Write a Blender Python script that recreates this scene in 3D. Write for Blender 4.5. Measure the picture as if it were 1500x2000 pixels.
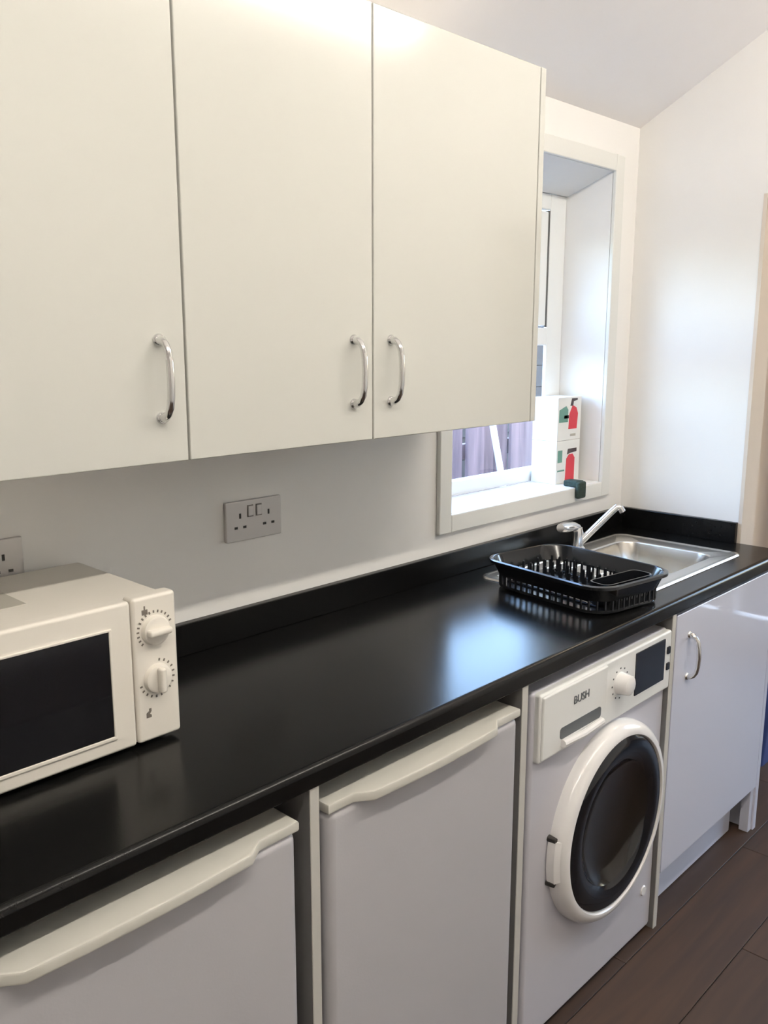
import bpy, bmesh, math, random
from mathutils import Vector, Matrix
random.seed(7)
PI = math.pi
S = bpy.context.scene
C = S.collection
for o in list(bpy.data.objects): bpy.data.objects.remove(o)

# ------------------------------------------------------------------ camera
CAM_LOC = Vector((0.0, -1.513, 1.5559)); YAW = 0.8077; PITCH = -0.1927; ROLL = 0.0005; FPX = 1733.05
cd = bpy.data.cameras.new('camera'); cam = bpy.data.objects.new('camera', cd); C.objects.link(cam)
fw = Vector((math.sin(YAW)*math.cos(PITCH), math.cos(YAW)*math.cos(PITCH), math.sin(PITCH)))
rt = Vector((math.cos(YAW), -math.sin(YAW), 0)); up = rt.cross(fw)
r2 = rt*math.cos(ROLL)+up*math.sin(ROLL); u2 = up*math.cos(ROLL)-rt*math.sin(ROLL)
cam.matrix_world = Matrix(((r2.x, u2.x, -fw.x, CAM_LOC.x), (r2.y, u2.y, -fw.y, CAM_LOC.y), (r2.z, u2.z, -fw.z, CAM_LOC.z), (0, 0, 0, 1)))
cd.sensor_fit = 'HORIZONTAL'; cd.sensor_width = 36.0; cd.lens = FPX/1500*36.0
cd.clip_start = 0.02; cd.clip_end = 100
S.camera = cam
# ------------------------------------------------------------------ world and exposure
w = bpy.data.worlds.new('World'); S.world = w; w.use_nodes = True
bg = w.node_tree.nodes['Background']; bg.inputs['Strength'].default_value = 4.3
sky = w.node_tree.nodes.new('ShaderNodeTexSky'); sky.sky_type = 'NISHITA'; sky.sun_disc = False
sky.sun_elevation = math.radians(32); sky.sun_rotation = math.radians(180); sky.air_density = 1.0; sky.dust_density = 4.0; sky.ozone_density = 1.0
w.node_tree.links.new(sky.outputs['Color'], bg.inputs['Color'])
S.view_settings.view_transform = 'Standard'; S.view_settings.look = 'None'
S.view_settings.gamma = 1.0; S.view_settings.use_curve_mapping = False
S.view_settings.exposure = 0.08
LAMP_STRENGTH = 84.0; LAMP_COLOR = (1.0, 0.925, 0.81, 1)
def portal(loc, rot, sx, sy):
    l = bpy.data.lights.new('window_portal', 'AREA'); l.shape = 'RECTANGLE'; l.size = sx; l.size_y = sy
    l.cycles.is_portal = True
    o = bpy.data.objects.new('window_portal', l); C.objects.link(o); o.location = loc; o.rotation_euler = rot
portal((2.227, 0.215, 1.56), (-PI/2, 0, 0), 0.78, 0.95)      # kitchen window, facing into the room (-Y)
portal((4.42, -1.40, 1.05), (0, PI/2, 0), 1.95, 0.7)          # glazed door at the end of the hall, facing -X

# ------------------------------------------------------------------ materials
MATS = {}
def mat(name, col, rough=0.5, metal=0.0, spec=0.5, noise=0.0, nscale=8.0, bump=0.0, bscale=60.0, coat=0.0, emit=None, estr=0.0):
    m = bpy.data.materials.new(name); m.use_nodes = True; nt = m.node_tree; N = nt.nodes; L = nt.links
    b = N['Principled BSDF']
    b.inputs['Base Color'].default_value = (*col, 1); b.inputs['Roughness'].default_value = rough
    b.inputs['Metallic'].default_value = metal; b.inputs['Specular IOR Level'].default_value = spec
    b.inputs['Coat Weight'].default_value = coat; b.inputs['Coat Roughness'].default_value = 0.05
    if noise or bump:
        tc = N.new('ShaderNodeTexCoord')
    if noise:
        t = N.new('ShaderNodeTexNoise'); t.inputs['Scale'].default_value = nscale; t.inputs['Detail'].default_value = 5
        L.new(tc.outputs['Object'], t.inputs['Vector'])
        cr = N.new('ShaderNodeValToRGB')
        cr.color_ramp.elements[0].position = 0.3; cr.color_ramp.elements[1].position = 0.7
        cr.color_ramp.elements[0].color = (*[c*(1-noise) for c in col], 1)
        cr.color_ramp.elements[1].color = (*[min(1, c*(1+noise)) for c in col], 1)
        L.new(t.outputs['Fac'], cr.inputs['Fac']); L.new(cr.outputs['Color'], b.inputs['Base Color'])
    if bump:
        t2 = N.new('ShaderNodeTexNoise'); t2.inputs['Scale'].default_value = bscale; t2.inputs['Detail'].default_value = 3
        L.new(tc.outputs['Object'], t2.inputs['Vector'])
        bp = N.new('ShaderNodeBump'); bp.inputs['Strength'].default_value = bump; bp.inputs['Distance'].default_value = 0.002
        L.new(t2.outputs['Fac'], bp.inputs['Height']); L.new(bp.outputs['Normal'], b.inputs['Normal'])
    if emit:
        b.inputs['Emission Color'].default_value = (*emit, 1); b.inputs['Emission Strength'].default_value = estr
    MATS[name] = m; return m
def wood(name, c1, c2, rough, scale=(1.2, 16, 16)):
    m = mat(name, c1, rough); nt = m.node_tree; N = nt.nodes; L = nt.links; b = N['Principled BSDF']
    tc = N.new('ShaderNodeTexCoord'); mp = N.new('ShaderNodeMapping'); mp.inputs['Scale'].default_value = scale
    oi = N.new('ShaderNodeObjectInfo'); ad = N.new('ShaderNodeVectorMath'); ad.operation = 'ADD'
    mu = N.new('ShaderNodeMath'); mu.operation = 'MULTIPLY'; mu.inputs[1].default_value = 37.0
    L.new(oi.outputs['Random'], mu.inputs[0]); L.new(tc.outputs['Object'], ad.inputs[0]); L.new(mu.outputs[0], ad.inputs[1])
    L.new(ad.outputs[0], mp.inputs['Vector'])
    t = N.new('ShaderNodeTexNoise'); t.inputs['Scale'].default_value = 1.6; t.inputs['Detail'].default_value = 7; t.inputs['Distortion'].default_value = 0.6
    L.new(mp.outputs[0], t.inputs['Vector'])
    cr = N.new('ShaderNodeValToRGB'); cr.color_ramp.elements[0].position = 0.28; cr.color_ramp.elements[1].position = 0.72
    cr.color_ramp.elements[0].color = (*c2, 1); cr.color_ramp.elements[1].color = (*c1, 1)
    L.new(t.outputs['Fac'], cr.inputs['Fac'])
    hs = N.new('ShaderNodeHueSaturation'); m1 = N.new('ShaderNodeMath'); m1.operation = 'MULTIPLY_ADD'
    m1.inputs[1].default_value = 0.45; m1.inputs[2].default_value = 0.78
    L.new(oi.outputs['Random'], m1.inputs[0]); L.new(m1.outputs[0], hs.inputs['Value']); L.new(cr.outputs['Color'], hs.inputs['Color'])
    L.new(hs.outputs['Color'], b.inputs['Base Color'])
    return m
WALL = (0.87, 0.855, 0.835)
mat('wall_paint', WALL, 0.7, noise=0.02, nscale=3, bump=0.05, bscale=180)
mat('ceiling_paint', (0.95, 0.925, 0.925), 0.8, noise=0.015, nscale=2)
mat('hall_paint', (0.70, 0.62, 0.54), 0.8, noise=0.02)
mat('trim_white', (0.78, 0.78, 0.75), 0.4)
mat('gloss_white', (0.605, 0.61, 0.575), 0.16, coat=0.5, noise=0.012, nscale=1.5)
mat('base_gloss_white', (0.66, 0.68, 0.80), 0.30, coat=0.5)  # white tinted lilac: cool light on the cupboard is put into the colour
mat('carcass_white', (0.78, 0.77, 0.74), 0.45)
mat('panel_grey', (0.56, 0.55, 0.52), 0.45)
mat('panel_shade', (0.17, 0.165, 0.165), 0.6)  # dark grey for the painted shade on the support panels
mat('upvc', (0.86, 0.88, 0.88), 0.3)
mat('seal', (0.10, 0.10, 0.10), 0.6)
mat('worktop_black', (0.005, 0.005, 0.005), 0.22, spec=0.2, noise=0.2, nscale=120, bump=0.025, bscale=300)
mat('chrome', (0.78, 0.78, 0.78), 0.14, metal=1.0)
mat('stainless', (0.70, 0.68, 0.64), 0.26, metal=1.0, bump=0.04, bscale=200)
mat('brushed_plate', (0.62, 0.60, 0.59), 0.42, metal=0.35, spec=0.5)
mat('dark_hole', (0.02, 0.018, 0.016), 0.5)
mat('black_plastic', (0.008, 0.009, 0.011), 0.16, spec=0.6)
mat('fridge_white', (0.49, 0.485, 0.515), 0.35, bump=0.06, bscale=260)
mat('fridge_trim', (0.62, 0.61, 0.56), 0.35)
mat('appliance_white', (0.57, 0.565, 0.625), 0.28)  # slight lilac tint carries the cool light on the machine
mat('panel_white', (0.82, 0.83, 0.82), 0.3)
mat('ring_white', (0.85, 0.84, 0.84), 0.16)
mat('door_glass_dark', (0.006, 0.007, 0.010), 0.07, spec=0.6)
mat('porthole_dark', (0.012, 0.010, 0.008), 0.12, spec=0.5)
mat('display_dark', (0.018, 0.022, 0.032), 0.2)
mat('print_shade_grey', (0.10, 0.11, 0.12), 0.5)
mat('mark_grey', (0.17, 0.15, 0.13), 0.5)
mat('micro_white', (0.80, 0.765, 0.70), 0.35)
mat('micro_glass', (0.008, 0.008, 0.010), 0.10, spec=0.5)
mat('sticker_grey', (0.45, 0.43, 0.38), 0.6)
mat('carton_white', (0.83, 0.84, 0.82), 0.5)
mat('print_red', (0.62, 0.035, 0.06), 0.45)
mat('print_green', (0.13, 0.30, 0.25), 0.5)
mat('print_dark', (0.05, 0.035, 0.04), 0.5)
mat('sponge_green', (0.022, 0.040, 0.032), 0.9, noise=0.3, nscale=200, bump=0.6, bscale=300)
mat('box_blue', (0.035, 0.06, 0.20), 0.45)
mat('shed_slate', (0.008, 0.011, 0.017), 0.9, spec=0.1, noise=0.12, nscale=20)
mat('pole_white', (0.75, 0.78, 0.82), 0.4)
mat('paving', (0.26, 0.25, 0.24), 0.9, noise=0.15, nscale=6)
mat('batten_white', (0.8, 0.8, 0.8), 0.4)
mat('tube_glow', (0.9, 0.9, 0.9), 0.4, emit=LAMP_COLOR[:3], estr=LAMP_STRENGTH)
mat('globe_glow', (0.9, 0.9, 0.9), 0.4, emit=(1.0, 0.80, 0.58), estr=22.0)  # warm glow of the lamp added in the hall
wood('floor_wood', (0.050, 0.026, 0.014), (0.025, 0.013, 0.008), 0.6)
wood('fence_wood', (0.250, 0.180, 0.195), (0.115, 0.084, 0.102), 0.85, (16, 16, 1.2))
gm = bpy.data.materials.new('window_glass'); gm.use_nodes = True; MATS['window_glass'] = gm
nt = gm.node_tree; nt.nodes.clear(); o_ = nt.nodes.new('ShaderNodeOutputMaterial'); tr = nt.nodes.new('ShaderNodeBsdfTransparent'); gl = nt.nodes.new('ShaderNodeBsdfGlossy')
gl.inputs['Roughness'].default_value = 0.02; mx = nt.nodes.new('ShaderNodeMixShader'); fr = nt.nodes.new('ShaderNodeFresnel'); fr.inputs['IOR'].default_value = 1.45
tr.inputs['Color'].default_value = (0.93, 0.96, 0.97, 1)
ge = nt.nodes.new('ShaderNodeNewGeometry'); sb = nt.nodes.new('ShaderNodeMath'); sb.operation = 'SUBTRACT'; sb.inputs[0].default_value = 1.0; ml = nt.nodes.new('ShaderNodeMath'); ml.operation = 'MULTIPLY'
nt.links.new(ge.outputs['Backfacing'], sb.inputs[1]); nt.links.new(sb.outputs[0], ml.inputs[0]); nt.links.new(fr.outputs[0], ml.inputs[1]); nt.links.new(ml.outputs[0], mx.inputs[0]); nt.links.new(tr.outputs[0], mx.inputs[1]); nt.links.new(gl.outputs[0], mx.inputs[2]); nt.links.new(mx.outputs[0], o_.inputs['Surface'])

# ------------------------------------------------------------------ geometry helpers
def B(): return bmesh.new()
def box(bm, x0, x1, y0, y1, z0, z1, bev=0.0, seg=2):
    g = bmesh.ops.create_cube(bm, size=1.0)
    vs = g['verts']
    for v in vs:
        v.co = Vector(((x0+x1)/2+v.co.x*(x1-x0), (y0+y1)/2+v.co.y*(y1-y0), (z0+z1)/2+v.co.z*(z1-z0)))
    if bev > 0:
        es = list({e for v in vs for e in v.link_edges})
        bmesh.ops.bevel(bm, geom=es, offset=bev, segments=seg, profile=0.5, affect='EDGES')
    return bm
def prism(bm, pts, axis, a, b):
    """polygon pts (2D) extruded between a and b on axis 'x','y' or 'z'"""
    def P(p, t):
        return {'x': (t, p[0], p[1]), 'y': (p[0], t, p[1]), 'z': (p[0], p[1], t)}[axis]
    v0 = [bm.verts.new(P(p, a)) for p in pts]; v1 = [bm.verts.new(P(p, b)) for p in pts]
    n = len(pts)
    bm.faces.new(v0); bm.faces.new(v1[::-1])
    for i in range(n): bm.faces.new((v0[i], v1[i], v1[(i+1) % n], v0[(i+1) % n]))
    bmesh.ops.recalc_face_normals(bm, faces=bm.faces[:]); return bm
def tube(bm, pts, rad, seg=10, cap=True):
    pts = [Vector(p) for p in pts]; n = len(pts)
    rs = rad if isinstance(rad, (list, tuple)) else [rad]*n
    rings = []; ref = None
    for i in range(n):
        d = (pts[min(i+1, n-1)]-pts[max(i-1, 0)]).normalized()
        if ref is None:
            ref = Vector((0, 0, 1)) if abs(d.z) < 0.9 else Vector((1, 0, 0))
        a = d.cross(ref).normalized(); b = a.cross(d).normalized(); ref = b
        rings.append([bm.verts.new(pts[i]+a*rs[i]*math.cos(2*PI*k/seg)+b*rs[i]*math.sin(2*PI*k/seg)) for k in range(seg)])
    for i in range(n-1):
        for k in range(seg):
            bm.faces.new((rings[i][k], rings[i][(k+1) % seg], rings[i+1][(k+1) % seg], rings[i+1][k]))
    if cap: bm.faces.new(rings[0][::-1]); bm.faces.new(rings[-1])
    bmesh.ops.recalc_face_normals(bm, faces=bm.faces[:]); return bm
def lathe(bm, prof, axis='y', centre=(0, 0, 0), seg=64, closed=False):
    """prof: (r, t); axis y: circle in xz plane, t along y; axis z: circle in xy"""
    cx, cy, cz = centre; rings = []
    for r, t in prof:
        if r < 1e-6:
            p = (cx, cy+t, cz) if axis == 'y' else (cx, cy, cz+t)
            rings.append([bm.verts.new(p)]); continue
        ring = []
        for k in range(seg):
            a = 2*PI*k/seg; c_, s_ = r*math.cos(a), r*math.sin(a)
            ring.append(bm.verts.new((cx+c_, cy+t, cz+s_) if axis == 'y' else (cx+c_, cy+s_, cz+t)))
        rings.append(ring)
    prs = list(zip(rings[:-1], rings[1:]))
    if closed: prs.append((rings[-1], rings[0]))
    for A, D in prs:
        for k in range(seg):
            k2 = (k+1) % seg
            if len(A) == 1 and len(D) == 1: continue
            if len(A) == 1: bm.faces.new((A[0], D[k], D[k2]))
            elif len(D) == 1: bm.faces.new((A[k], A[k2], D[0]))
            else: bm.faces.new((A[k], A[k2], D[k2], D[k]))
    bmesh.ops.recalc_face_normals(bm, faces=bm.faces[:]); return bm
def rrect(cx, cy, hx, hy, r, n=8, rot=0.0):
    out = []
    for (sx, sy, a0) in ((1, 1, 0), (-1, 1, PI/2), (-1, -1, PI), (1, -1, 3*PI/2)):
        for k in range(n+1):
            a = a0+PI/2*k/n
            x = sx*(hx-r)+r*math.cos(a); y = sy*(hy-r)+r*math.sin(a)
            out.append((cx+x*math.cos(rot)-y*math.sin(rot), cy+x*math.sin(rot)+y*math.cos(rot)))
    return out
def loft(bm, loops, closed=True, cap0=False, cap1=False, ring=False):
    vs = [[bm.verts.new(p) for p in l] for l in loops]; n = len(vs[0])
    prs = list(zip(vs[:-1], vs[1:]))
    if ring: prs.append((vs[-1], vs[0]))
    for A, D in prs:
        for k in range(n): bm.faces.new((A[k], A[(k+1) % n], D[(k+1) % n], D[k]))
    if cap0: bm.faces.new(vs[0][::-1])
    if cap1: bm.faces.new(vs[-1])
    bmesh.ops.recalc_face_normals(bm, faces=bm.faces[:]); return bm
def obj(name, bm, m, parent=None, smooth=False, angle=35):
    me = bpy.data.meshes.new(name); bm.normal_update(); bm.to_mesh(me); bm.free()
    me.materials.append(MATS[m])
    o = bpy.data.objects.new(name, me); C.objects.link(o)
    if smooth:
        for p in me.polygons: p.use_smooth = True
        me.set_sharp_from_angle(angle=math.radians(angle))
        wn = o.modifiers.new('weighted_normal', 'WEIGHTED_NORMAL'); wn.keep_sharp = True; wn.weight = 100
    if parent is not None:
        o.parent = parent
        if parent.type == 'EMPTY' and parent.location.length > 0: o.matrix_parent_inverse = Matrix.Translation(-parent.location)
        elif parent.parent is not None and parent.parent.type == 'EMPTY': o.matrix_parent_inverse = (parent.parent.matrix_basis @ parent.matrix_parent_inverse @ parent.matrix_basis).inverted()
    return o
def tag(o, label, cat=None, group=None, kind=None):
    o['label'] = label
    if cat: o['category'] = cat
    if group: o['group'] = group
    if kind: o['kind'] = kind
    return o
def struct(name, bm, m, label=None, parent=None, smooth=False):
    o = obj(name, bm, m, parent, smooth)
    if parent is None: o['kind'] = 'structure'
    if label: o['label'] = label
    return o
def thing(name, label, cat, loc, group=None):
    o = bpy.data.objects.new(name, None); C.objects.link(o); o.location = loc; o.empty_display_size = 0.1
    return tag(o, label, cat, group)
def text_mesh(body, size, depth):
    cu = bpy.data.curves.new('lettering', 'FONT'); cu.body = body; cu.size = size; cu.extrude = depth; cu.align_x = 'CENTER'; cu.align_y = 'CENTER'
    t = bpy.data.objects.new('lettering_tmp', cu); C.objects.link(t)
    dg = bpy.context.evaluated_depsgraph_get(); me = bpy.data.meshes.new_from_object(t.evaluated_get(dg))
    bpy.data.objects.remove(t); bm = bmesh.new(); bm.from_mesh(me); bpy.data.meshes.remove(me); return bm

# ------------------------------------------------------------------ the room shell
E = 2.78; XL = -2.0; YF = -3.3; HT = 0.9157; ZC0 = 2.224; SL = 0.542; YK = -1.0; ZK = ZC0-SL*YK
HX = 4.42      # far wall of the hall
WX0, WX1, WZ0, WZ1 = 1.834, 2.622, 1.088, 2.073
# floor base and its planks
fl = struct('floor', box(B(), XL, HX, YF, 0.25, -0.06, -0.012), 'floor_wood', 'dark brown wood plank floor')
pw = 0.19; y = -0.01; row = 0
PL = {}
while y > YF+0.02:
    x = XL+0.005-((row*0.47) % 1.2)
    while x < HX:
        a, b_ = max(x, XL+0.002), min(x+1.2, HX-0.002); y1 = max(y-pw, YF+0.002)
        if b_-a > 0.03:
            key = (round(b_-a, 3), round(y-y1, 3))
            if key not in PL:
                me = bpy.data.meshes.new('plank'); bm = box(B(), -(b_-a)/2+0.0008, (b_-a)/2-0.0008, -(y-y1)/2+0.0008, (y-y1)/2-0.0008, -0.0115, 0, 0.0012, 1); bm.to_mesh(me); bm.free(); me.materials.append(MATS['floor_wood']); PL[key] = me
            p = bpy.data.objects.new('plank', PL[key]); C.objects.link(p); p.parent = fl; p.location = ((a+b_)/2, (y+y1)/2, 0)
        x += 1.2
    y -= pw; row += 1
# back wall with the window opening (head slopes down towards the frame)
bm = B(); WT = 0.205
box(bm, XL-0.1, WX0, 0, WT, -0.05, 2.30); box(bm, WX1, E+0.1, 0, WT, -0.05, 2.30)
box(bm, WX0, WX1, 0, WT, -0.05, WZ0-0.02)
prism(bm, [(0, WZ1), (0, 2.30), (WT, 2.30), (WT, WZ1-0.06), (0.16, WZ1-0.06)], 'x', WX0, WX1)
struct('wall_back', bm, 'wall_paint', 'cream painted wall behind the worktop')
# end wall with a doorway
DY0, DY1, DZ = -0.416, -1.25, 1.98
bm = B(); box(bm, E, E+0.1, DY0, 0.0, -0.05, 2.95); box(bm, E, E+0.1, YF-0.1, DY1, -0.05, 2.95); box(bm, E, E+0.1, DY1, DY0, DZ, 2.95)
struct('wall_right', bm, 'wall_paint', 'pale end wall with doorway')
bm = B(); t = 0.012
box(bm, E-0.002, E+0.102, DY0-t, DY0-0.0005, 0.0, DZ-t); box(bm, E-0.002, E+0.102, DY1+0.0005, DY1+t, 0.0, DZ-t); box(bm, E-0.002, E+0.102, DY1+0.0005, DY0-0.0005, DZ-t, DZ-0.0005)
struct('trim_1', bm, 'hall_paint', 'beige lining of the doorway')
struct('wall_left', box(B(), XL-0.1, XL, YF-0.1, 0.0, -0.05, 2.95), 'wall_paint', 'cream painted side wall')
struct('wall_front', box(B(), XL-0.1, HX+0.1, YF-0.1, YF, -0.05, 2.95), 'wall_paint', 'cream painted wall opposite the worktop')
prof = [(0.0, ZC0), (YK, ZK), (YF, ZK), (YF, ZK+0.1), (YK-0.02, ZK+0.1), (0.0, ZC0+0.1)]
struct('ceiling', prism(B(), prof, 'x', XL, E), 'ceiling_paint', 'white sloping ceiling')
# hall beyond the doorway, lit by a glazed door at its far end
struct('wall_hall_back', box(B(), E+0.1, HX+0.1, 0.0, 0.2, -0.05, 2.6), 'hall_paint', 'beige wall of the hall beyond the doorway')
bm = B(); GY0, GY1, GZ0, GZ1 = -1.05, -1.75, 0.06, 2.05
box(bm, HX, HX+0.1, GY0, 0.0, -0.05, 2.6); box(bm, HX, HX+0.1, YF, GY1, -0.05, 2.6); box(bm, HX, HX+0.1, GY1, GY0, GZ1, 2.6); box(bm, HX, HX+0.1, GY1, GY0, -0.05, GZ0)
struct('wall_hall_end', bm, 'hall_paint', 'beige end wall of the hall')
struct('ceiling_hall', box(B(), E+0.1, HX+0.1, YF, 0.2, 2.45, 2.6), 'ceiling_paint', 'white hall ceiling')
bm = B()
for a, b_, c_, d_ in ((GY0-0.07, GY0, GZ0, GZ1), (GY1, GY1+0.07, GZ0, GZ1), (GY1+0.07, GY0-0.07, GZ1-0.07, GZ1), (GY1+0.07, GY0-0.07, GZ0, GZ0+0.1), ((GY0+GY1)/2-0.04, (GY0+GY1)/2+0.04, GZ0+0.1, GZ1-0.07)):
    box(bm, HX+0.02, HX+0.08, a, b_, c_, d_)
dr = struct('door_1', bm, 'upvc', 'white glazed door at the end of the hall')
for a, b_ in ((GY1+0.07, (GY0+GY1)/2-0.04), ((GY0+GY1)/2+0.04, GY0-0.07)):
    struct('pane', box(B(), HX+0.045, HX+0.055, a, b_, GZ0+0.1, GZ1-0.07), 'window_glass', parent=dr)

# ------------------------------------------------------------------ kitchen window
wy0, wy1 = 0.165, 0.200; z0w, z1w = WZ0, WZ1-0.06
FX = 2.532     # inner edge of the right frame member
bm = B()
box(bm, FX, WX1-0.001, wy0, wy0+0.006, z0w, z1w-0.001, 0.002); box(bm, FX+0.035, WX1-0.001, wy0+0.005, wy1, z0w, z1w-0.001); box(bm, WX0+0.001, WX0+0.07, wy0, wy1, z0w, z1w-0.001, 0.004)
box(bm, WX0+0.06, FX+0.002, wy0, wy1, z0w, z0w+0.045, 0.004); box(bm, WX0+0.06, FX+0.002, wy0, wy1, z1w-0.05, z1w-0.001, 0.004)
box(bm, WX0+0.06, FX+0.002, wy0, wy1, 1.535, 1.592, 0.004)
win = struct('window_1', bm, 'upvc', 'white framed window over the sink')
bm = B(); sx0, sx1, sz0, sz1 = WX0+0.074, FX-0.012, 1.598, z1w-0.056
box(bm, sx0, sx0+0.06, wy0-0.001, wy1-0.02, sz0, sz1, 0.004); box(bm, sx1-0.075, sx1, wy0-0.001, wy1-0.02, sz0, sz1, 0.004)
box(bm, sx0+0.05, sx1-0.06, wy0-0.001, wy1-0.02, sz0, sz0+0.055, 0.004); box(bm, sx0+0.05, sx1-0.06, wy0-0.001, wy1-0.02, sz1-0.055, sz1, 0.004)
sash = struct('sash', bm, 'upvc', parent=win)
struct('pane', box(B(), sx0+0.055, sx1-0.07, 0.170, 0.175, sz0+0.05, sz1-0.05), 'window_glass', parent=sash)
struct('pane', box(B(), WX0+0.065, FX+0.003, 0.170, 0.176, z0w+0.04, 1.54), 'window_glass', parent=win)
struct('seal', box(B(), FX-0.0115, FX, wy0+0.002, wy1-0.02, 1.594, z1w-0.052), 'seal', parent=win)
struct('window_sill', box(B(), WX0+0.001, WX1-0.001, -0.001, wy0+0.004, WZ0-0.019, WZ0, 0.004), 'upvc', parent=win)
bm = B(); aw = 0.0505
box(bm, WX0-aw, WX0, -0.014, -0.0005, WZ0-aw, WZ1+aw, 0.003); box(bm, WX1, WX1+aw, -0.014, -0.0005, WZ0-aw, WZ1+aw, 0.003)
box(bm, WX0, WX1, -0.014, -0.0005, WZ0-aw, WZ0-0.001, 0.003); box(bm, WX0, WX1, -0.014, -0.0005, WZ1, WZ1+aw, 0.003)
struct('trim_2', bm, 'trim_white', 'flat white architrave round the window')

# ------------------------------------------------------------------ outside the window
struct('ground', box(B(), -3, 12, 0.26, 9, -0.06, -0.01), 'paving', 'grey paving outside the window')
fe = thing('garden_fence', 'weathered board fence seen through the window', 'fence', (4.0, 1.05, 0))
bx_ = 1.2; bmw = {}
while bx_ < 7.4:
    wd = random.choice((0.095, 0.11, 0.125)); off = random.choice((0, 0.012, 0.02)); 
    if wd not in bmw:
        me = bpy.data.meshes.new('fence_board'); b_ = box(B(), -wd/2, wd/2, -0.009, 0.009, 0, 1.25, 0.002, 1); b_.to_mesh(me); b_.free(); me.materials.append(MATS['fence_wood']); bmw[wd] = me
    o = bpy.data.objects.new('fence_board', bmw[wd]); C.objects.link(o); o.parent = fe; o.location = (bx_+wd/2-4.0, off, -0.01)
    bx_ += wd+random.choice((0.004, 0.006, 0.016))
for zz in (0.25, 1.0): obj('rail', box(B(), 1.2, 7.4, 1.081, 1.12, zz, zz+0.07), 'fence_wood', fe)
tag(obj('garden_pole', tube(B(), [(3.34, 0.98, 1.16), (3.47, 0.80, 0.0)], 0.016, 10), 'pole_white', smooth=True), 'thin white pole leaning on the board fence outside', 'pole')
sh = thing('garden_shed', 'dark slate grey shed beyond the fence', 'shed', (6.2, 3.0, -0.01))
bm = B()
for k in range(11): box(bm, 3.9, 8.4, 2.6-0.012*(k % 2), 4.4, -0.01+k*0.17, -0.01+(k+1)*0.17-0.004)
obj('wall', bm, 'shed_slate', sh)
obj('roof', prism(B(), [(2.45, 1.86), (4.55, 1.86), (4.55, 1.92), (2.45, 1.92)], 'x', 3.8, 8.5), 'shed_slate', sh)

# ------------------------------------------------------------------ wall cabinets
YC = -0.335; ZB = 1.3683; ZT = 2.131
def bow_handle(x, y, zc, half, parent, dia=0.0058, out=0.030):
    bm = B(); pts = []; rs = []
    prof = [(0.0, half), (-0.010, half-0.001), (-0.019, half-0.006), (-0.025, half-0.016), (-0.0285, half-0.032), (-out, 0)]
    prof = prof+[(d, -z) for d, z in prof[:-1]][::-1]
    for d, z in prof: pts.append((x, y+d, zc+z)); rs.append(dia*(1.25 if abs(z) > half-0.004 else 1.0))
    tube(bm, pts, rs, 12)
    for s in (1, -1): lathe(bm, [(0.0, -0.005), (0.008, -0.005), (0.010, -0.002), (0.010, 0.0), (0.0, 0.0)], 'y', (x, y, zc+s*half), 16)
    h = obj('handle', bm, 'chrome', parent, True); h['label'] = 'chrome bow handle'; return h
def wall_cabinet(x0, x1, doors, label, endp=None):
    t = thing('wall_cabinet', label, 'cabinet', ((x0+x1)/2, -0.16, ZB), 'glossy cream wall cabinets')
    bm = B(); th = 0.018; xe = endp[0] if endp else x1
    box(bm, x0+0.001, x0+th, YC+0.021, -0.002, ZB+0.002, ZT-0.002); box(bm, xe-th, xe-0.001, YC+0.021, -0.002, ZB+0.002, ZT-0.002)
    box(bm, x0+th, xe-th, YC+0.021, -0.002, ZB+0.002, ZB+0.02); box(bm, x0+th, xe-th, YC+0.021, -0.002, ZT-0.02, ZT-0.002); box(bm, x0+th, xe-th, -0.008, -0.002, ZB+0.02, ZT-0.02)
    obj('body', bm, 'carcass_white', t)
    for a, b_, hx in doors:
        d = obj('door', box(B(), a+0.0017, b_-0.0017, YC, YC+0.0185, ZB, ZT, 0.0022, 3), 'gloss_white', t, True)
        bow_handle(hx, YC, 1.496, 0.058, d)
    if endp: obj('end_panel', box(B(), endp[0], endp[1], YC, -0.002, ZB, ZT, 0.0015), 'gloss_white', t)
    return t
wall_cabinet(0.29, 0.7904, [(0.29, 0.7904, 0.743)], 'cream gloss wall cabinet with one door, above the microwave')
wall_cabinet(0.7908, 1.7419, [(0.7908, 1.2025, 1.151), (1.2025, 1.722, 1.250)], 'cream gloss wall cabinet with a pair of doors, ending at the window', (1.7235, 1.7419))

# ------------------------------------------------------------------ worktop and upstand
W0 = -0.570; TK = 0.037; X0 = 0.20; HX0, HX1, HY0, HY1 = 2.20, 2.60, -0.455, -0.115
def wt_prof(y0, y1, front):
    zt, zb = HT, HT-TK
    if not front: return [(y0, zb), (y1, zb), (y1, zt), (y0, zt)]
    r = 0.012; p = [(y1, zt)]
    for k in range(7): a = PI/2*k/6; p.append((y0+r-r*math.sin(a), zt-r+r*math.cos(a)))
    for k in range(4): a = PI/2*k/3; p.append((y0+0.004-0.004*math.cos(a), zb+0.004-0.004*math.sin(a)))
    p.append((y1, zb)); return p
bm = B()
prism(bm, wt_prof(W0, -0.001, True), 'x', X0, HX0); prism(bm, wt_prof(W0, -0.001, True), 'x', HX1, E-0.001)
prism(bm, wt_prof(W0, HY0, True), 'x', HX0, HX1); prism(bm, wt_prof(HY1, -0.001, False), 'x', HX0, HX1)
wt = thing('worktop', 'long black laminate worktop with rolled front edge', 'worktop', (1.5, -0.3, HT-TK))
obj('top', bm, 'worktop_black', wt, True, 40)
UZ = HT+0.0675
tag(obj('upstand', box(B(), X0, E-0.001, -0.020, -0.001, HT, UZ, 0.002), 'worktop_black'), 'long black upstand strip behind the worktop, under the sockets', 'upstand', 'black upstands on the worktop')
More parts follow.
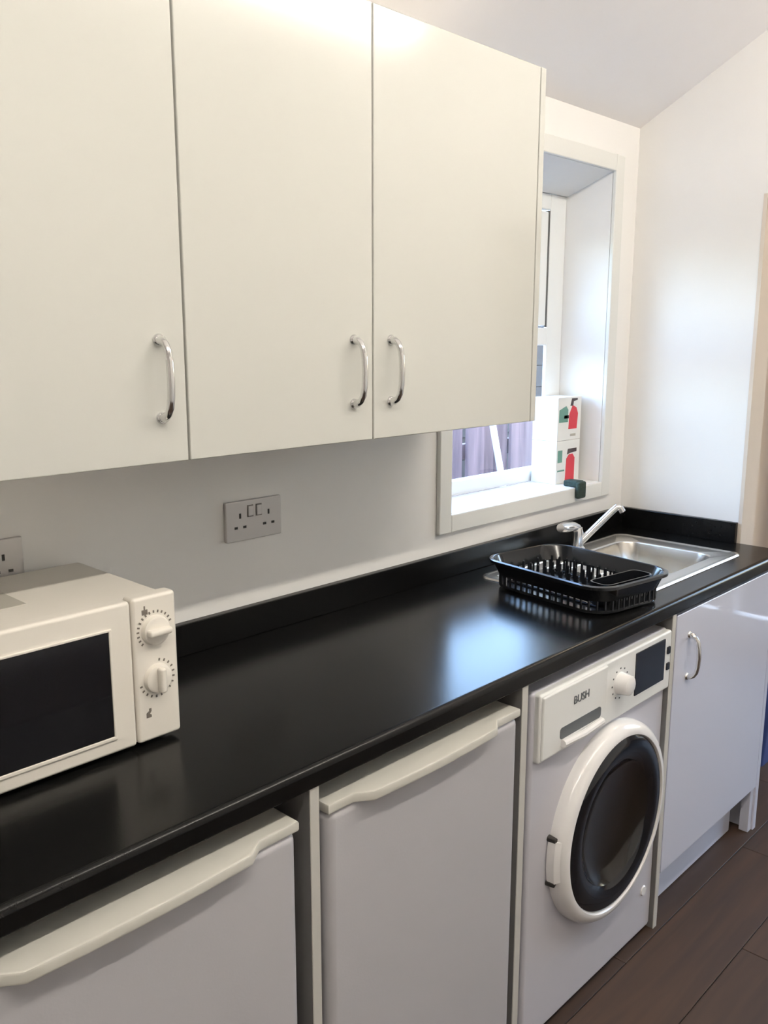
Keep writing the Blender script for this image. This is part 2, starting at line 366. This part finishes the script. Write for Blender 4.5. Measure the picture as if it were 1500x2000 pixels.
tag(obj('upstand', box(B(), E-0.020, E-0.001, DY0, -0.0205, HT, UZ, 0.002), 'worktop_black'), 'short black upstand strip at the end wall, next to the sink bowl', 'upstand', 'black upstands on the worktop')

# ------------------------------------------------------------------ support panels between the appliances
for (a, b_, lab) in ((0.205, 0.223, 'white support panel with shade painted on its sides, at the open end of the worktop'), (0.826, 0.845, 'white support panel with shade painted on its sides, between the two fridges'), (1.388, 1.408, 'white support panel with shade painted on its sides, between fridge and washing machine'), (2.036, 2.055, 'white support panel with shade painted on its sides, between washing machine and sink cupboard')):
    t = thing('support_panel', lab, 'panel', ((a+b_)/2, -0.3, 0), 'white panels with painted shade holding up the worktop')
    obj('board', box(B(), a, b_, -0.5640, -0.003, 0.0, HT-TK-0.0005), 'panel_shade', t)  # white board coloured dark to paint in the shade on its sides
    obj('front_edge', box(B(), a, b_, -0.5665, -0.5640, 0.0, HT-TK-0.0005, 0.0008, 1), 'panel_grey', t)

# ------------------------------------------------------------------ fridges
def fridge(x0, x1, label):
    t = thing('undercounter_fridge', label, 'fridge', ((x0+x1)/2, -0.3, 0), 'white undercounter fridges')
    bm = B(); box(bm, x0+0.006, x1-0.006, -0.505, -0.04, 0.03, 0.835, 0.006)
    obj('body', bm, 'fridge_white', t, True)
    for fx in (x0+0.05, x1-0.05):
        obj('foot', lathe(B(), [(0, 0), (0.02, 0), (0.02, 0.031), (0, 0.031)], 'z', (fx, -0.47, 0), 16), 'seal', t)
    d = obj('door', box(B(), x0, x1, -0.570, -0.512, 0.055, 0.826, 0.018, 5), 'fridge_white', t, True)
    obj('gasket', box(B(), x0+0.01, x1-0.01, -0.513, -0.5045, 0.065, 0.82), 'seal', t)
    # top trim moulded with a bowed finger grip
    zt = 0.841; yb = -0.512; yf = -0.572; g0, g1 = x0+0.055, x1-0.075; prot = 0.026
    bm = B(); pts = [(x0, yb), (x0, yf)]
    n = 14
    for k in range(n+1):
        s = k/n; e = min(1, min(s, 1-s)/0.07); e = e*e*(3-2*e)
        pts.append((g0+(g1-g0)*s, yf-prot*e*(0.72+0.28*math.sin(PI*s))))
    pts += [(x1, yf), (x1, yb)]
    prism(bm, pts, 'z', 0.823, zt)
    es = [e for e in bm.edges if abs(e.verts[0].co.z-e.verts[1].co.z) < 1e-6]
    bmesh.ops.bevel(bm, geom=es, offset=0.004, segments=2, profile=0.5, affect='EDGES')
    g = obj('handle_trim', bm, 'fridge_trim', t, True); g['label'] = 'ivory top trim with bowed finger grip'
    return t
fridge(0.283, 0.798, 'white undercounter fridge standing below the microwave')
fridge(0.859, 1.374, 'white undercounter fridge next to the washing machine')

# ------------------------------------------------------------------ washing machine
t = thing('washing_machine', 'white front loading washing machine with dark round door', 'washing machine', (1.735, -0.3, 0))
wx0, wx1, wf = 1.438, 2.034, -0.556
obj('body', box(B(), wx0, wx1, wf, -0.05, 0.012, 0.846, 0.010, 3), 'appliance_white', t, True)
for fx in (wx0+0.06, wx1-0.06): obj('foot', lathe(B(), [(0, 0), (0.022, 0), (0.022, 0.014), (0, 0.014)], 'z', (fx, wf+0.06, 0), 16), 'seal', t)
pf = wf-0.013
fas = obj('control_panel', box(B(), wx0+0.010, wx1-0.003, pf, wf+0.02, 0.690, 0.843, 0.006, 3), 'panel_white', t, True)
dw = obj('detergent_drawer', box(B(), wx0+0.016, 1.712, pf-0.005, pf+0.01, 0.697, 0.838, 0.004, 3), 'panel_white', t, True)
bm = B(); pts = rrect(1.602, 0.737, 0.083, 0.013, 0.008)
loft(bm, [[(a, pf-0.0058, b_) for a, b_ in pts], [(a, pf-0.0045, b_) for a, b_ in pts]], cap0=True, cap1=True)
obj('grip_slot_shade', bm, 'print_shade_grey', dw)['label'] = 'finger slot shade painted flat grey'  # flat plate, the shade inside the finger slot is its grey colour
obj('grip_lip', tube(B(), [(1.524, pf-0.010, 0.716), (1.60, pf-0.013, 0.714), (1.684, pf-0.010, 0.716)], 0.0085, 10), 'ring_white', dw, True)
bm = text_mesh('BUSH', 0.026, 0.0006); bmesh.ops.transform(bm, matrix=Matrix.Translation((1.600, pf-0.0058, 0.797)) @ Matrix.Rotation(PI/2, 4, 'X'), verts=bm.verts[:])
obj('lettering', bm, 'print_shade_grey', dw)
kn = obj('programme_knob', lathe(B(), [(0.0, -0.030), (0.018, -0.030), (0.023, -0.027), (0.025, -0.010), (0.027, 0.0), (0.0, 0.0)], 'y', (1.776, pf, 0.776), 40), 'ring_white', t, True)
bm = B()
for k in range(12):
    a = 2*PI*k/12; cx, cz = 1.776+0.036*math.cos(a), 0.776+0.036*math.sin(a)
    box(bm, cx-0.0018, cx+0.0018, pf-0.0008, pf+0.001, cz-0.0018, cz+0.0018)
obj('dial_marks', bm, 'print_shade_grey', fas)
obj('display', box(B(), 1.846, 1.994, pf-0.0025, pf+0.004, 0.722, 0.829, 0.002), 'display_dark', t, True)
for zz in (0.794, 0.752): obj('button', box(B(), 2.006, 2.022, pf-0.004, pf+0.002, zz-0.010, zz+0.010, 0.003, 2), 'display_dark', t, True)
cz = 0.437; cx = 1.762
bm = lathe(B(), [(0.243, 0.002), (0.243, -0.012), (0.240, -0.024), (0.232, -0.034), (0.222, -0.039), (0.214, -0.039), (0.210, -0.034), (0.210, 0.002)], 'y', (cx, wf, cz), 96, True)
ring = obj('door_ring', bm, 'ring_white', t, True, 50); ring['label'] = 'white door rim'
dg = obj('door_glass', lathe(B(), [(0.2105, -0.034), (0.200, -0.039), (0.180, -0.041), (0.160, -0.037), (0.150, -0.030)], 'y', (cx, wf, cz), 96), 'door_glass_dark', t, True, 60)
dg['label'] = 'black glossy glass band'
obj('porthole', lathe(B(), [(0.1505, -0.031), (0.140, -0.022), (0.115, -0.012), (0.07, -0.007), (0.0, -0.004)], 'y', (cx, wf, cz), 64), 'porthole_dark', t, True, 60)
bm = B()
for k in range(13):
    a = PI-0.24+0.48*k/12; r = 0.253
bl = [[], [], [], []]
for k in range(13):
    a = PI-0.20+0.40*k/12
    for j, (r, yy) in enumerate(((0.238, 0.0), (0.252, -0.002), (0.250, -0.020), (0.237, -0.028))): bl[j].append((cx+r*math.cos(a), wf+yy, cz+r*math.sin(a)))
vs = [[bm.verts.new(p) for p in l] for l in bl]
for j in range(4):
    for k in range(12): bm.faces.new((vs[j][k], vs[j][k+1], vs[(j+1) % 4][k+1], vs[(j+1) % 4][k]))
bm.faces.new([vs[j][0] for j in range(4)]); bm.faces.new([vs[j][12] for j in range(4)][::-1]); bmesh.ops.recalc_face_normals(bm, faces=bm.faces[:])
la = obj('door_latch', bm, 'ring_white', ring, True, 40)
for a in (PI-0.215, PI+0.215): obj('latch_gap', lathe(B(), [(0, -0.020), (0.006, -0.019), (0.008, 0.0), (0, 0.0)], 'y', (cx+0.248*math.cos(a), wf, cz+0.248*math.sin(a)), 12), 'dark_hole', ring)
fd = obj('filter_flap', lathe(B(), [(0.0, -0.003), (0.012, -0.003), (0.014, 0.0), (0.0, 0.0)], 'y', (1.985, wf, 0.135), 24), 'ring_white', t, True)

# ------------------------------------------------------------------ sink cupboard
t = thing('sink_cupboard', 'white gloss cupboard under the sink with chrome handle', 'cabinet', (2.39, -0.3, 0))
bm = B(); cx0, cx1 = 2.0575, 2.712; cf = -0.545
box(bm, cx0, cx0+0.018, cf, -0.04, 0.15, 0.872); box(bm, cx1-0.018, cx1, cf, -0.04, 0.15, 0.872); box(bm, cx0+0.018, cx1-0.018, cf, -0.04, 0.15, 0.168); box(bm, cx0+0.018, cx1-0.018, -0.05, -0.04, 0.168, 0.872); box(bm, cx0+0.018, cx1-0.018, cf, cf+0.018, 0.79, 0.872)
obj('body', bm, 'carcass_white', t)
d = obj('door', box(B(), 2.063, 2.709, -0.5655, -0.547, 0.152, 0.870, 0.002, 3), 'base_gloss_white', t, True)
bow_handle(2.137, -0.5655, 0.746, 0.057, d)
obj('plinth', box(B(), 2.058, 2.652, -0.512, -0.494, 0.004, 0.149), 'base_gloss_white', t)
obj('end_panel', box(B(), 2.7125, 2.7345, -0.5655, -0.04, 0.0, 0.872, 0.001), 'base_gloss_white', t)
obj('leg', lathe(B(), [(0, 0), (0.022, 0), (0.022, 0.012), (0.014, 0.02), (0.014, 0.149), (0, 0.149)], 'z', (2.64, -0.46, 0), 16), 'seal', t, True)
obj('leg', lathe(B(), [(0, 0), (0.022, 0), (0.022, 0.012), (0.014, 0.02), (0.014, 0.149), (0, 0.149)], 'z', (2.655, -0.10, 0), 16), 'seal', t, True)
obj('plinth_clip', box(B(), 2.686, 2.712, -0.560, -0.53, 0.0, 0.149, 0.002), 'base_gloss_white', t)

# ------------------------------------------------------------------ sink with drainer
t = thing('sink', 'stainless steel inset sink with drainer beside the end wall', 'sink', (2.26, -0.29, HT))
sx0, sx1, sy0, sy1 = 1.874, 2.640, -0.492, -0.074; zs = HT+0.004
bcx, bcy, bhx, bhy = 2.40, -0.288, 0.165, 0.150
inner = rrect(bcx, bcy, bhx, bhy, 0.055, 10)
outer = []
ocx, ocy, ohx, ohy, orr = (sx0+sx1)/2, (sy0+sy1)/2, (sx1-sx0)/2, (sy1-sy0)/2, 0.03
orr_pts = rrect(ocx, ocy, ohx, ohy, orr, 10)
def lp(pts, z, ins=0.0, c=None):
    return [(x+(c[0]-x)*ins, y_+(c[1]-y_)*ins, z) for x, y_ in pts] if c else [(x, y_, z) for x, y_ in pts]
bc = (bcx, bcy)
loops = [lp(orr_pts, HT+0.0005), lp(rrect(ocx, ocy, ohx-0.003, ohy-0.003, orr, 10), zs+0.001), lp(rrect(ocx, ocy, ohx-0.012, ohy-0.012, orr, 10), zs+0.001), lp(rrect(ocx, ocy, ohx-0.016, ohy-0.016, orr, 10), zs-0.001),
         lp(rrect(bcx, bcy, bhx+0.006, bhy+0.006, 0.06, 10), zs-0.001), lp(inner, zs-0.006), lp(rrect(bcx, bcy, bhx-0.008, bhy-0.008, 0.055, 10), zs-0.05), lp(rrect(bcx, bcy, bhx-0.018, bhy-0.018, 0.06, 10), zs-0.135), lp(rrect(bcx, bcy, bhx-0.045, bhy-0.045, 0.05, 10), zs-0.152), lp(rrect(bcx, bcy, 0.03, 0.03, 0.0299, 10), zs-0.156)]
bm = B(); loft(bm, loops, cap1=True)
obj('basin', bm, 'stainless', t, True, 50)
obj('waste', lathe(B(), [(0, 0.003), (0.02, 0.003), (0.034, 0.001), (0.036, -0.001), (0, -0.001)], 'z', (bcx, bcy, zs-0.153), 32), 'chrome', t, True)
for k in range(8): obj('drainer_rib', tube(B(), [(1.91, -0.45+k*0.048, zs-0.002), (2.18, -0.45+k*0.048, zs-0.002)], 0.004, 8), 'stainless', t, True)

# ------------------------------------------------------------------ tap
t = thing('kitchen_tap', 'chrome mixer tap behind the dish rack with raised spout', 'tap', (2.335, -0.096, zs))
obj('base', lathe(B(), [(0.0, 0.0), (0.028, 0.0), (0.028, 0.006), (0.022, 0.012), (0.021, 0.055), (0.018, 0.068), (0.0, 0.072)], 'z', (2.335, -0.099, zs), 32), 'chrome', t, True)
obj('spout', tube(B(), [(2.330, -0.100, zs+0.012), (2.345, -0.113, zs+0.028), (2.416, -0.172, zs+0.119), (2.426, -0.180, zs+0.130), (2.434, -0.187, zs+0.129), (2.440, -0.192, zs+0.116)], [0.012, 0.0115, 0.0105, 0.0105, 0.011, 0.011], 14), 'chrome', t, True)
obj('lever', tube(B(), [(2.338, -0.099, zs+0.066), (2.31, -0.10, zs+0.076), (2.262, -0.102, zs+0.080), (2.236, -0.103, zs+0.082)], [0.013, 0.014, 0.017, 0.013], 14), 'chrome', t, True)

# ------------------------------------------------------------------ dish rack
RC = Vector((1.925, -0.350, zs+0.003)); RA = math.radians(-9.0)
t = thing('dish_rack', 'black plastic dish rack on the sink drainer', 'dish rack', RC)
hx, hy, rr = 0.142, 0.196, 0.065; zr = RC.z+0.072
def rl(hx, hy, r, z): return [(x, y_, z) for x, y_ in rrect(RC.x, RC.y, hx, hy, r, 8, RA)]
bm = B()
loft(bm, [rl(hx, hy, rr, zr), rl(hx+0.006, hy+0.006, rr, zr-0.002), rl(hx+0.006, hy+0.006, rr, zr-0.009), rl(hx-0.001, hy-0.001, rr, zr-0.008), rl(hx-0.012, hy-0.012, rr, zr-0.042), rl(hx-0.015, hy-0.015, rr, zr-0.042), rl(hx-0.004, hy-0.004, rr, zr-0.003)], ring=True)
obj('rim', bm, 'black_plastic', t, True, 50)
bm = B(); loft(bm, [rl(hx-0.013, hy-0.013, rr, RC.z), rl(hx-0.013, hy-0.013, rr, RC.z+0.007), rl(hx-0.05, hy-0.05, 0.05, RC.z+0.007), rl(hx-0.05, hy-0.05, 0.05, RC.z)], ring=True)
base = obj('base_frame', bm, 'black_plastic', t, True, 50)
rp = rrect(RC.x, RC.y, hx-0.0145, hy-0.0145, rr, 8, RA)
per = [0.0]
for i in range(len(rp)): a, b_ = rp[i], rp[(i+1) % len(rp)]; per.append(per[-1]+math.hypot(b_[0]-a[0], b_[1]-a[1]))
def at(s):
    for i in range(len(rp)):
        if per[i] <= s <= per[i+1]:
            f = (s-per[i])/max(1e-9, per[i+1]-per[i]); a, b_ = rp[i], rp[(i+1) % len(rp)]; return (a[0]+(b_[0]-a[0])*f, a[1]+(b_[1]-a[1])*f)
NB = 58
for k in range(NB):
    x, y_ = at(per[-1]*(k+0.5)/NB)
    obj('side_bar', tube(B(), [(x, y_, RC.z+0.004), (x, y_, zr-0.038)], 0.0034, 6), 'black_plastic', t, True)
ca, sa = math.cos(RA), math.sin(RA)
def loc2(u, v): return (RC.x+u*ca-v*sa, RC.y+u*sa+v*ca)
for k in range(9):
    u = -0.092+0.023*k; p, q = loc2(u, -0.15), loc2(u, 0.15)
    obj('base_slat', tube(B(), [(*p, RC.z+0.010), (*q, RC.z+0.010)], 0.0032, 6), 'black_plastic', t, True)
for ru in (-0.05, 0.005, 0.06):
    for k in range(9):
        p = loc2(ru, 0.135-0.026*k)
        obj('prong', tube(B(), [(*p, RC.z+0.008), (*p, RC.z+0.056), (*p, RC.z+0.060)], [0.0042, 0.0034, 0.001], 8), 'black_plastic', t, True)
bm = B(); c2 = loc2(0.0, -0.142)
lo = lambda hx_, hy_, z: [(x, y_, z) for x, y_ in rrect(c2[0], c2[1], hx_, hy_, 0.018, 5, RA)]
loft(bm, [lo(0.085, 0.026, RC.z+0.006), lo(0.090, 0.030, RC.z+0.066), lo(0.087, 0.027, RC.z+0.066), lo(0.082, 0.023, RC.z+0.008)], cap0=True, cap1=True)
obj('cutlery_tray', bm, 'black_plastic', t, True, 40)

# ------------------------------------------------------------------ microwave
t = thing('microwave_oven', 'white microwave oven with two dials on the worktop', 'microwave', (0.53, -0.17, HT))
mx0, mx1, mf, mz0, mz1 = 0.300, 0.757, -0.328, HT+0.008, 1.163
obj('body', box(B(), mx0+0.004, mx1-0.004, mf+0.02, -0.022, HT+0.012, mz1-0.006, 0.008, 3), 'micro_white', t, True)
for fx in (mx0+0.05, mx1-0.05):
    for fy in (mf+0.05, -0.06): obj('foot', lathe(B(), [(0, 0), (0.012, 0), (0.014, 0.013), (0, 0.013)], 'z', (fx, fy, HT), 16), 'seal', t)
md = obj('door', box(B(), mx0, 0.6765, mf, mf+0.03, mz0, mz1-0.002, 0.006, 3), 'micro_white', t, True)
obj('window', box(B(), mx0+0.035, 0.6375, mf-0.001, mf+0.004, 0.952, 1.1225, 0.001), 'micro_glass', md)['label'] = 'dark glass of the oven door'
bm = B(); fy0, fy1 = mf-0.003, mf+0.002
box(bm, mx0+0.030, 0.6415, fy0, fy1, 0.9475, 0.953, 0.001); box(bm, mx0+0.030, 0.6415, fy0, fy1, 1.1215, 1.1255, 0.001); box(bm, 0.6365, 0.6405, fy0, fy1, 0.952, 1.1225, 0.001); box(bm, mx0+0.031, mx0+0.036, fy0, fy1, 0.952, 1.1225, 0.001)
obj('window_frame', bm, 'micro_white', md)
cp = obj('control_panel', box(B(), 0.6785, mx1, mf, mf+0.03, mz0, mz1, 0.006, 3), 'micro_white', t, True)
for zz, rot in ((1.106, 0), (1.026, 1)):
    k_ = obj('dial', lathe(B(), [(0.0, -0.010), (0.019, -0.010), (0.0225, -0.008), (0.0245, 0.0), (0.0, 0.0)], 'y', (0.7165, mf, zz), 40), 'micro_white', t, True)
    bm = B(); a, b_ = (0.0205, 0.0055) if rot == 0 else (0.0055, 0.0205)
    box(bm, 0.7165-a, 0.7165+a, mf-0.022, mf-0.008, zz-b_, zz+b_, 0.004, 3)
    obj('grip_ridge', bm, 'micro_white', k_, True)
    bm = B(); n = 14
    for k in range(n+1):
        a = (math.radians(20)+math.radians(200)*k/n) if rot == 0 else (math.radians(-165)+math.radians(245)*k/n)
        m_ = Matrix.Translation((0.7165+0.0300*math.cos(a), mf-0.0002, zz+0.0300*math.sin(a))) @ Matrix.Rotation(-a, 4, 'Y')
        g = bmesh.ops.create_cube(bm, size=1.0); 
        for v in g['verts']: v.co = m_ @ Vector((v.co.x*0.0042, v.co.y*0.0008, v.co.z*0.0026))
    obj('dial_marks', bm, 'mark_grey', cp)
bm = B(); prism(bm, [(0.695, 1.134), (0.705, 1.134), (0.705, 1.142), (0.7012, 1.142), (0.7012, 1.148), (0.6988, 1.148), (0.6988, 1.142), (0.695, 1.142)], 'y', mf-0.0006, mf+0.001)
obj('power_mark', bm, 'mark_grey', cp)
bm = B(); prism(bm, [(0.694, 0.964), (0.703, 0.964), (0.703, 0.968), (0.700, 0.970), (0.703, 0.974), (0.703, 0.979), (0.699, 0.979), (0.699, 0.975), (0.694, 0.972)], 'y', mf-0.0006, mf+0.001)
obj('timer_mark', bm, 'mark_grey', cp)
obj('top_sticker', box(B(), 0.40, 0.566, -0.214, -0.13, mz1-0.0065, mz1-0.0052), 'sticker_grey', t)['label'] = 'grey notice sticker'

# ------------------------------------------------------------------ wall sockets
def socket(x, z, label):
    t = thing('double_socket', label, 'socket', (x+0.074, -0.001, z), 'brushed metal double sockets')
    yb, yf = -0.0006, -0.010; W_, H_ = 0.149, 0.087
    obj('plate', box(B(), x, x+W_, yf, yb, z, z+H_, 0.0025, 2), 'brushed_plate', t, True)
    for sx in (0.036, 0.113):
        c = x+sx
        for dx, dz, a, b_ in ((0, 0.055, 0.0024, 0.0055), (-0.0115, 0.030, 0.0042, 0.0026), (0.0115, 0.030, 0.0042, 0.0026)):
            obj('pin_slot', box(B(), c+dx-a, c+dx+a, yf-0.0005, yf+0.002, z+dz-b_, z+dz+b_), 'dark_hole', t)
    for c in (x+0.063, x+0.086):
        s_ = obj('switch', box(B(), c-0.0065, c+0.0065, yf-0.0035, yf+0.002, z+0.052, z+0.074, 0.0015, 2), 'brushed_plate', t, True)
        obj('switch_surround', box(B(), c-0.0082, c+0.0082, yf-0.0006, yf+0.001, z+0.050, z+0.076), 'mark_grey', s_)
socket(1.092, 1.1300, 'brushed metal double socket on the wall under the paired cabinet doors')
socket(0.508, 1.1300, 'brushed metal double socket on the wall behind the microwave')

# ------------------------------------------------------------------ things on the window sill
def carton(z, label, kind):
    x0, x1, y0, y1, h = 2.457, 2.597, 0.062, 0.158, 0.140
    t = thing('carton', label, 'carton', ((x0+x1)/2, (y0+y1)/2, z), 'white cartons stacked on the window sill')
    b_ = obj('box', box(B(), x0, x1, y0, y1, z, z+h, 0.0015), 'carton_white', t)
    obj('lid_flap', box(B(), x0+0.001, x1-0.001, y0-0.0006, y0+0.03, z+h-0.0012, z+h+0.0006), 'carton_white', t)
    yf = y0-0.0008
    def pr(pts, m, n): obj(n, prism(B(), [(x0+a*1.3, z+c) for a, c in pts], 'y', yf, y0+0.0005), m, t)
    if kind == 0:
        pr([(0.006, 0.060), (0.046, 0.060), (0.046, 0.100), (0.036, 0.112), (0.006, 0.100)], 'print_green', 'green_print')
        pr([(0.050, 0.036), (0.088, 0.036), (0.092, 0.085), (0.084, 0.105), (0.066, 0.114), (0.052, 0.085)], 'print_red', 'bottle_print')
        pr([(0.056, 0.112), (0.062, 0.136), (0.088, 0.136), (0.088, 0.130), (0.070, 0.126), (0.068, 0.112)], 'print_dark', 'trigger_print')
        pr([(0.028, 0.072), (0.050, 0.072), (0.050, 0.082), (0.028, 0.082)], 'print_dark', 'text_print')
        pr([(0.060, 0.012), (0.084, 0.012), (0.084, 0.020), (0.060, 0.020)], 'sticker_grey', 'text_print')
    else:
        pr([(0.042, 0.004), (0.084, 0.004), (0.084, 0.080), (0.074, 0.094), (0.058, 0.094), (0.046, 0.080)], 'print_red', 'bottle_print')
        pr([(0.048, 0.094), (0.052, 0.112), (0.092, 0.112), (0.092, 0.100), (0.066, 0.098)], 'print_dark', 'trigger_print')
        pr([(0.006, 0.040), (0.038, 0.040), (0.038, 0.045), (0.006, 0.045)], 'print_green', 'green_print')
        pr([(0.006, 0.070), (0.026, 0.070), (0.026, 0.110), (0.006, 0.110)], 'print_green', 'green_print')
    return t
carton(WZ0+0.0002, 'white carton with a red bottle printed low, standing on the window sill', 1)
carton(WZ0+0.1412, 'white carton with green and red print, topmost on the window sill', 0)
bm = B(); box(bm, 2.452, 2.496, -0.022, 0.030, WZ0+0.0005, WZ0+0.020, 0.005, 3)
box(bm, 2.451, 2.495, -0.032, -0.0155, WZ0-0.036, WZ0+0.018, 0.006, 3)
tag(obj('scouring_pad', bm, 'sponge_green', None, True), 'dark green scouring pad folded over the edge of the window sill', 'scourer')

# ------------------------------------------------------------------ hall: blue storage box
t = thing('storage_box', 'dark blue storage box on the floor beyond the doorway', 'box', (3.35, -0.28, 0))
bm = B(); q = lambda hx_, hy_, z: [(x, y_, z) for x, y_ in rrect(3.36, -0.26, hx_, hy_, 0.02, 4)]
loft(bm, [q(0.20, 0.16, 0.0), q(0.225, 0.185, 0.30), q(0.220, 0.180, 0.30), q(0.195, 0.155, 0.006)], cap0=True, cap1=True)
obj('tub', bm, 'box_blue', t, True, 40)
bm = B(); loft(bm, [q(0.235, 0.195, 0.300), q(0.235, 0.195, 0.318), q(0.225, 0.185, 0.325)], cap0=True, cap1=True)
obj('lid', bm, 'box_blue', t, True, 40)

# ------------------------------------------------------------------ ceiling batten light
LY = -1.55
def strip_light(LX0, LX1, label):
    t = thing('strip_light', label, 'light', ((LX0+LX1)/2, LY, ZK), 'strip lights on the ceiling')
    obj('housing', box(B(), LX0, LX1, LY-0.03, LY+0.03, ZK-0.045, ZK-0.0005, 0.004), 'batten_white', t)
    for a in (LX0, LX1-0.04): obj('lamp_holder', box(B(), a, a+0.04, LY-0.025, LY+0.025, ZK-0.115, ZK-0.045, 0.004), 'batten_white', t)
    obj('tube', tube(B(), [(LX0+0.035, LY, ZK-0.088), (LX1-0.035, LY, ZK-0.088)], 0.019, 16), 'tube_glow', t, True)
strip_light(1.15, 2.68, 'white strip light on the ceiling at the sink end')
strip_light(-0.55, 0.98, 'white strip light added on the ceiling to brighten the microwave end')  # unseen second batten, added to brighten the left side
t = thing('hall_fill_light', 'unseen round frosted lamp added to warm the hall', 'light', (3.6, -0.7, 2.45))  # out of view, added to make the hall warmer and brighter
obj('rose', lathe(B(), [(0, 0), (0.06, 0), (0.06, -0.02), (0, -0.02)], 'z', (3.6, -0.7, 2.449), 24), 'batten_white', t)
obj('globe', lathe(B(), [(0.05, -0.02), (0.10, -0.045), (0.115, -0.09), (0.09, -0.14), (0.0, -0.165)], 'z', (3.6, -0.7, 2.449), 32), 'globe_glow', t, True)
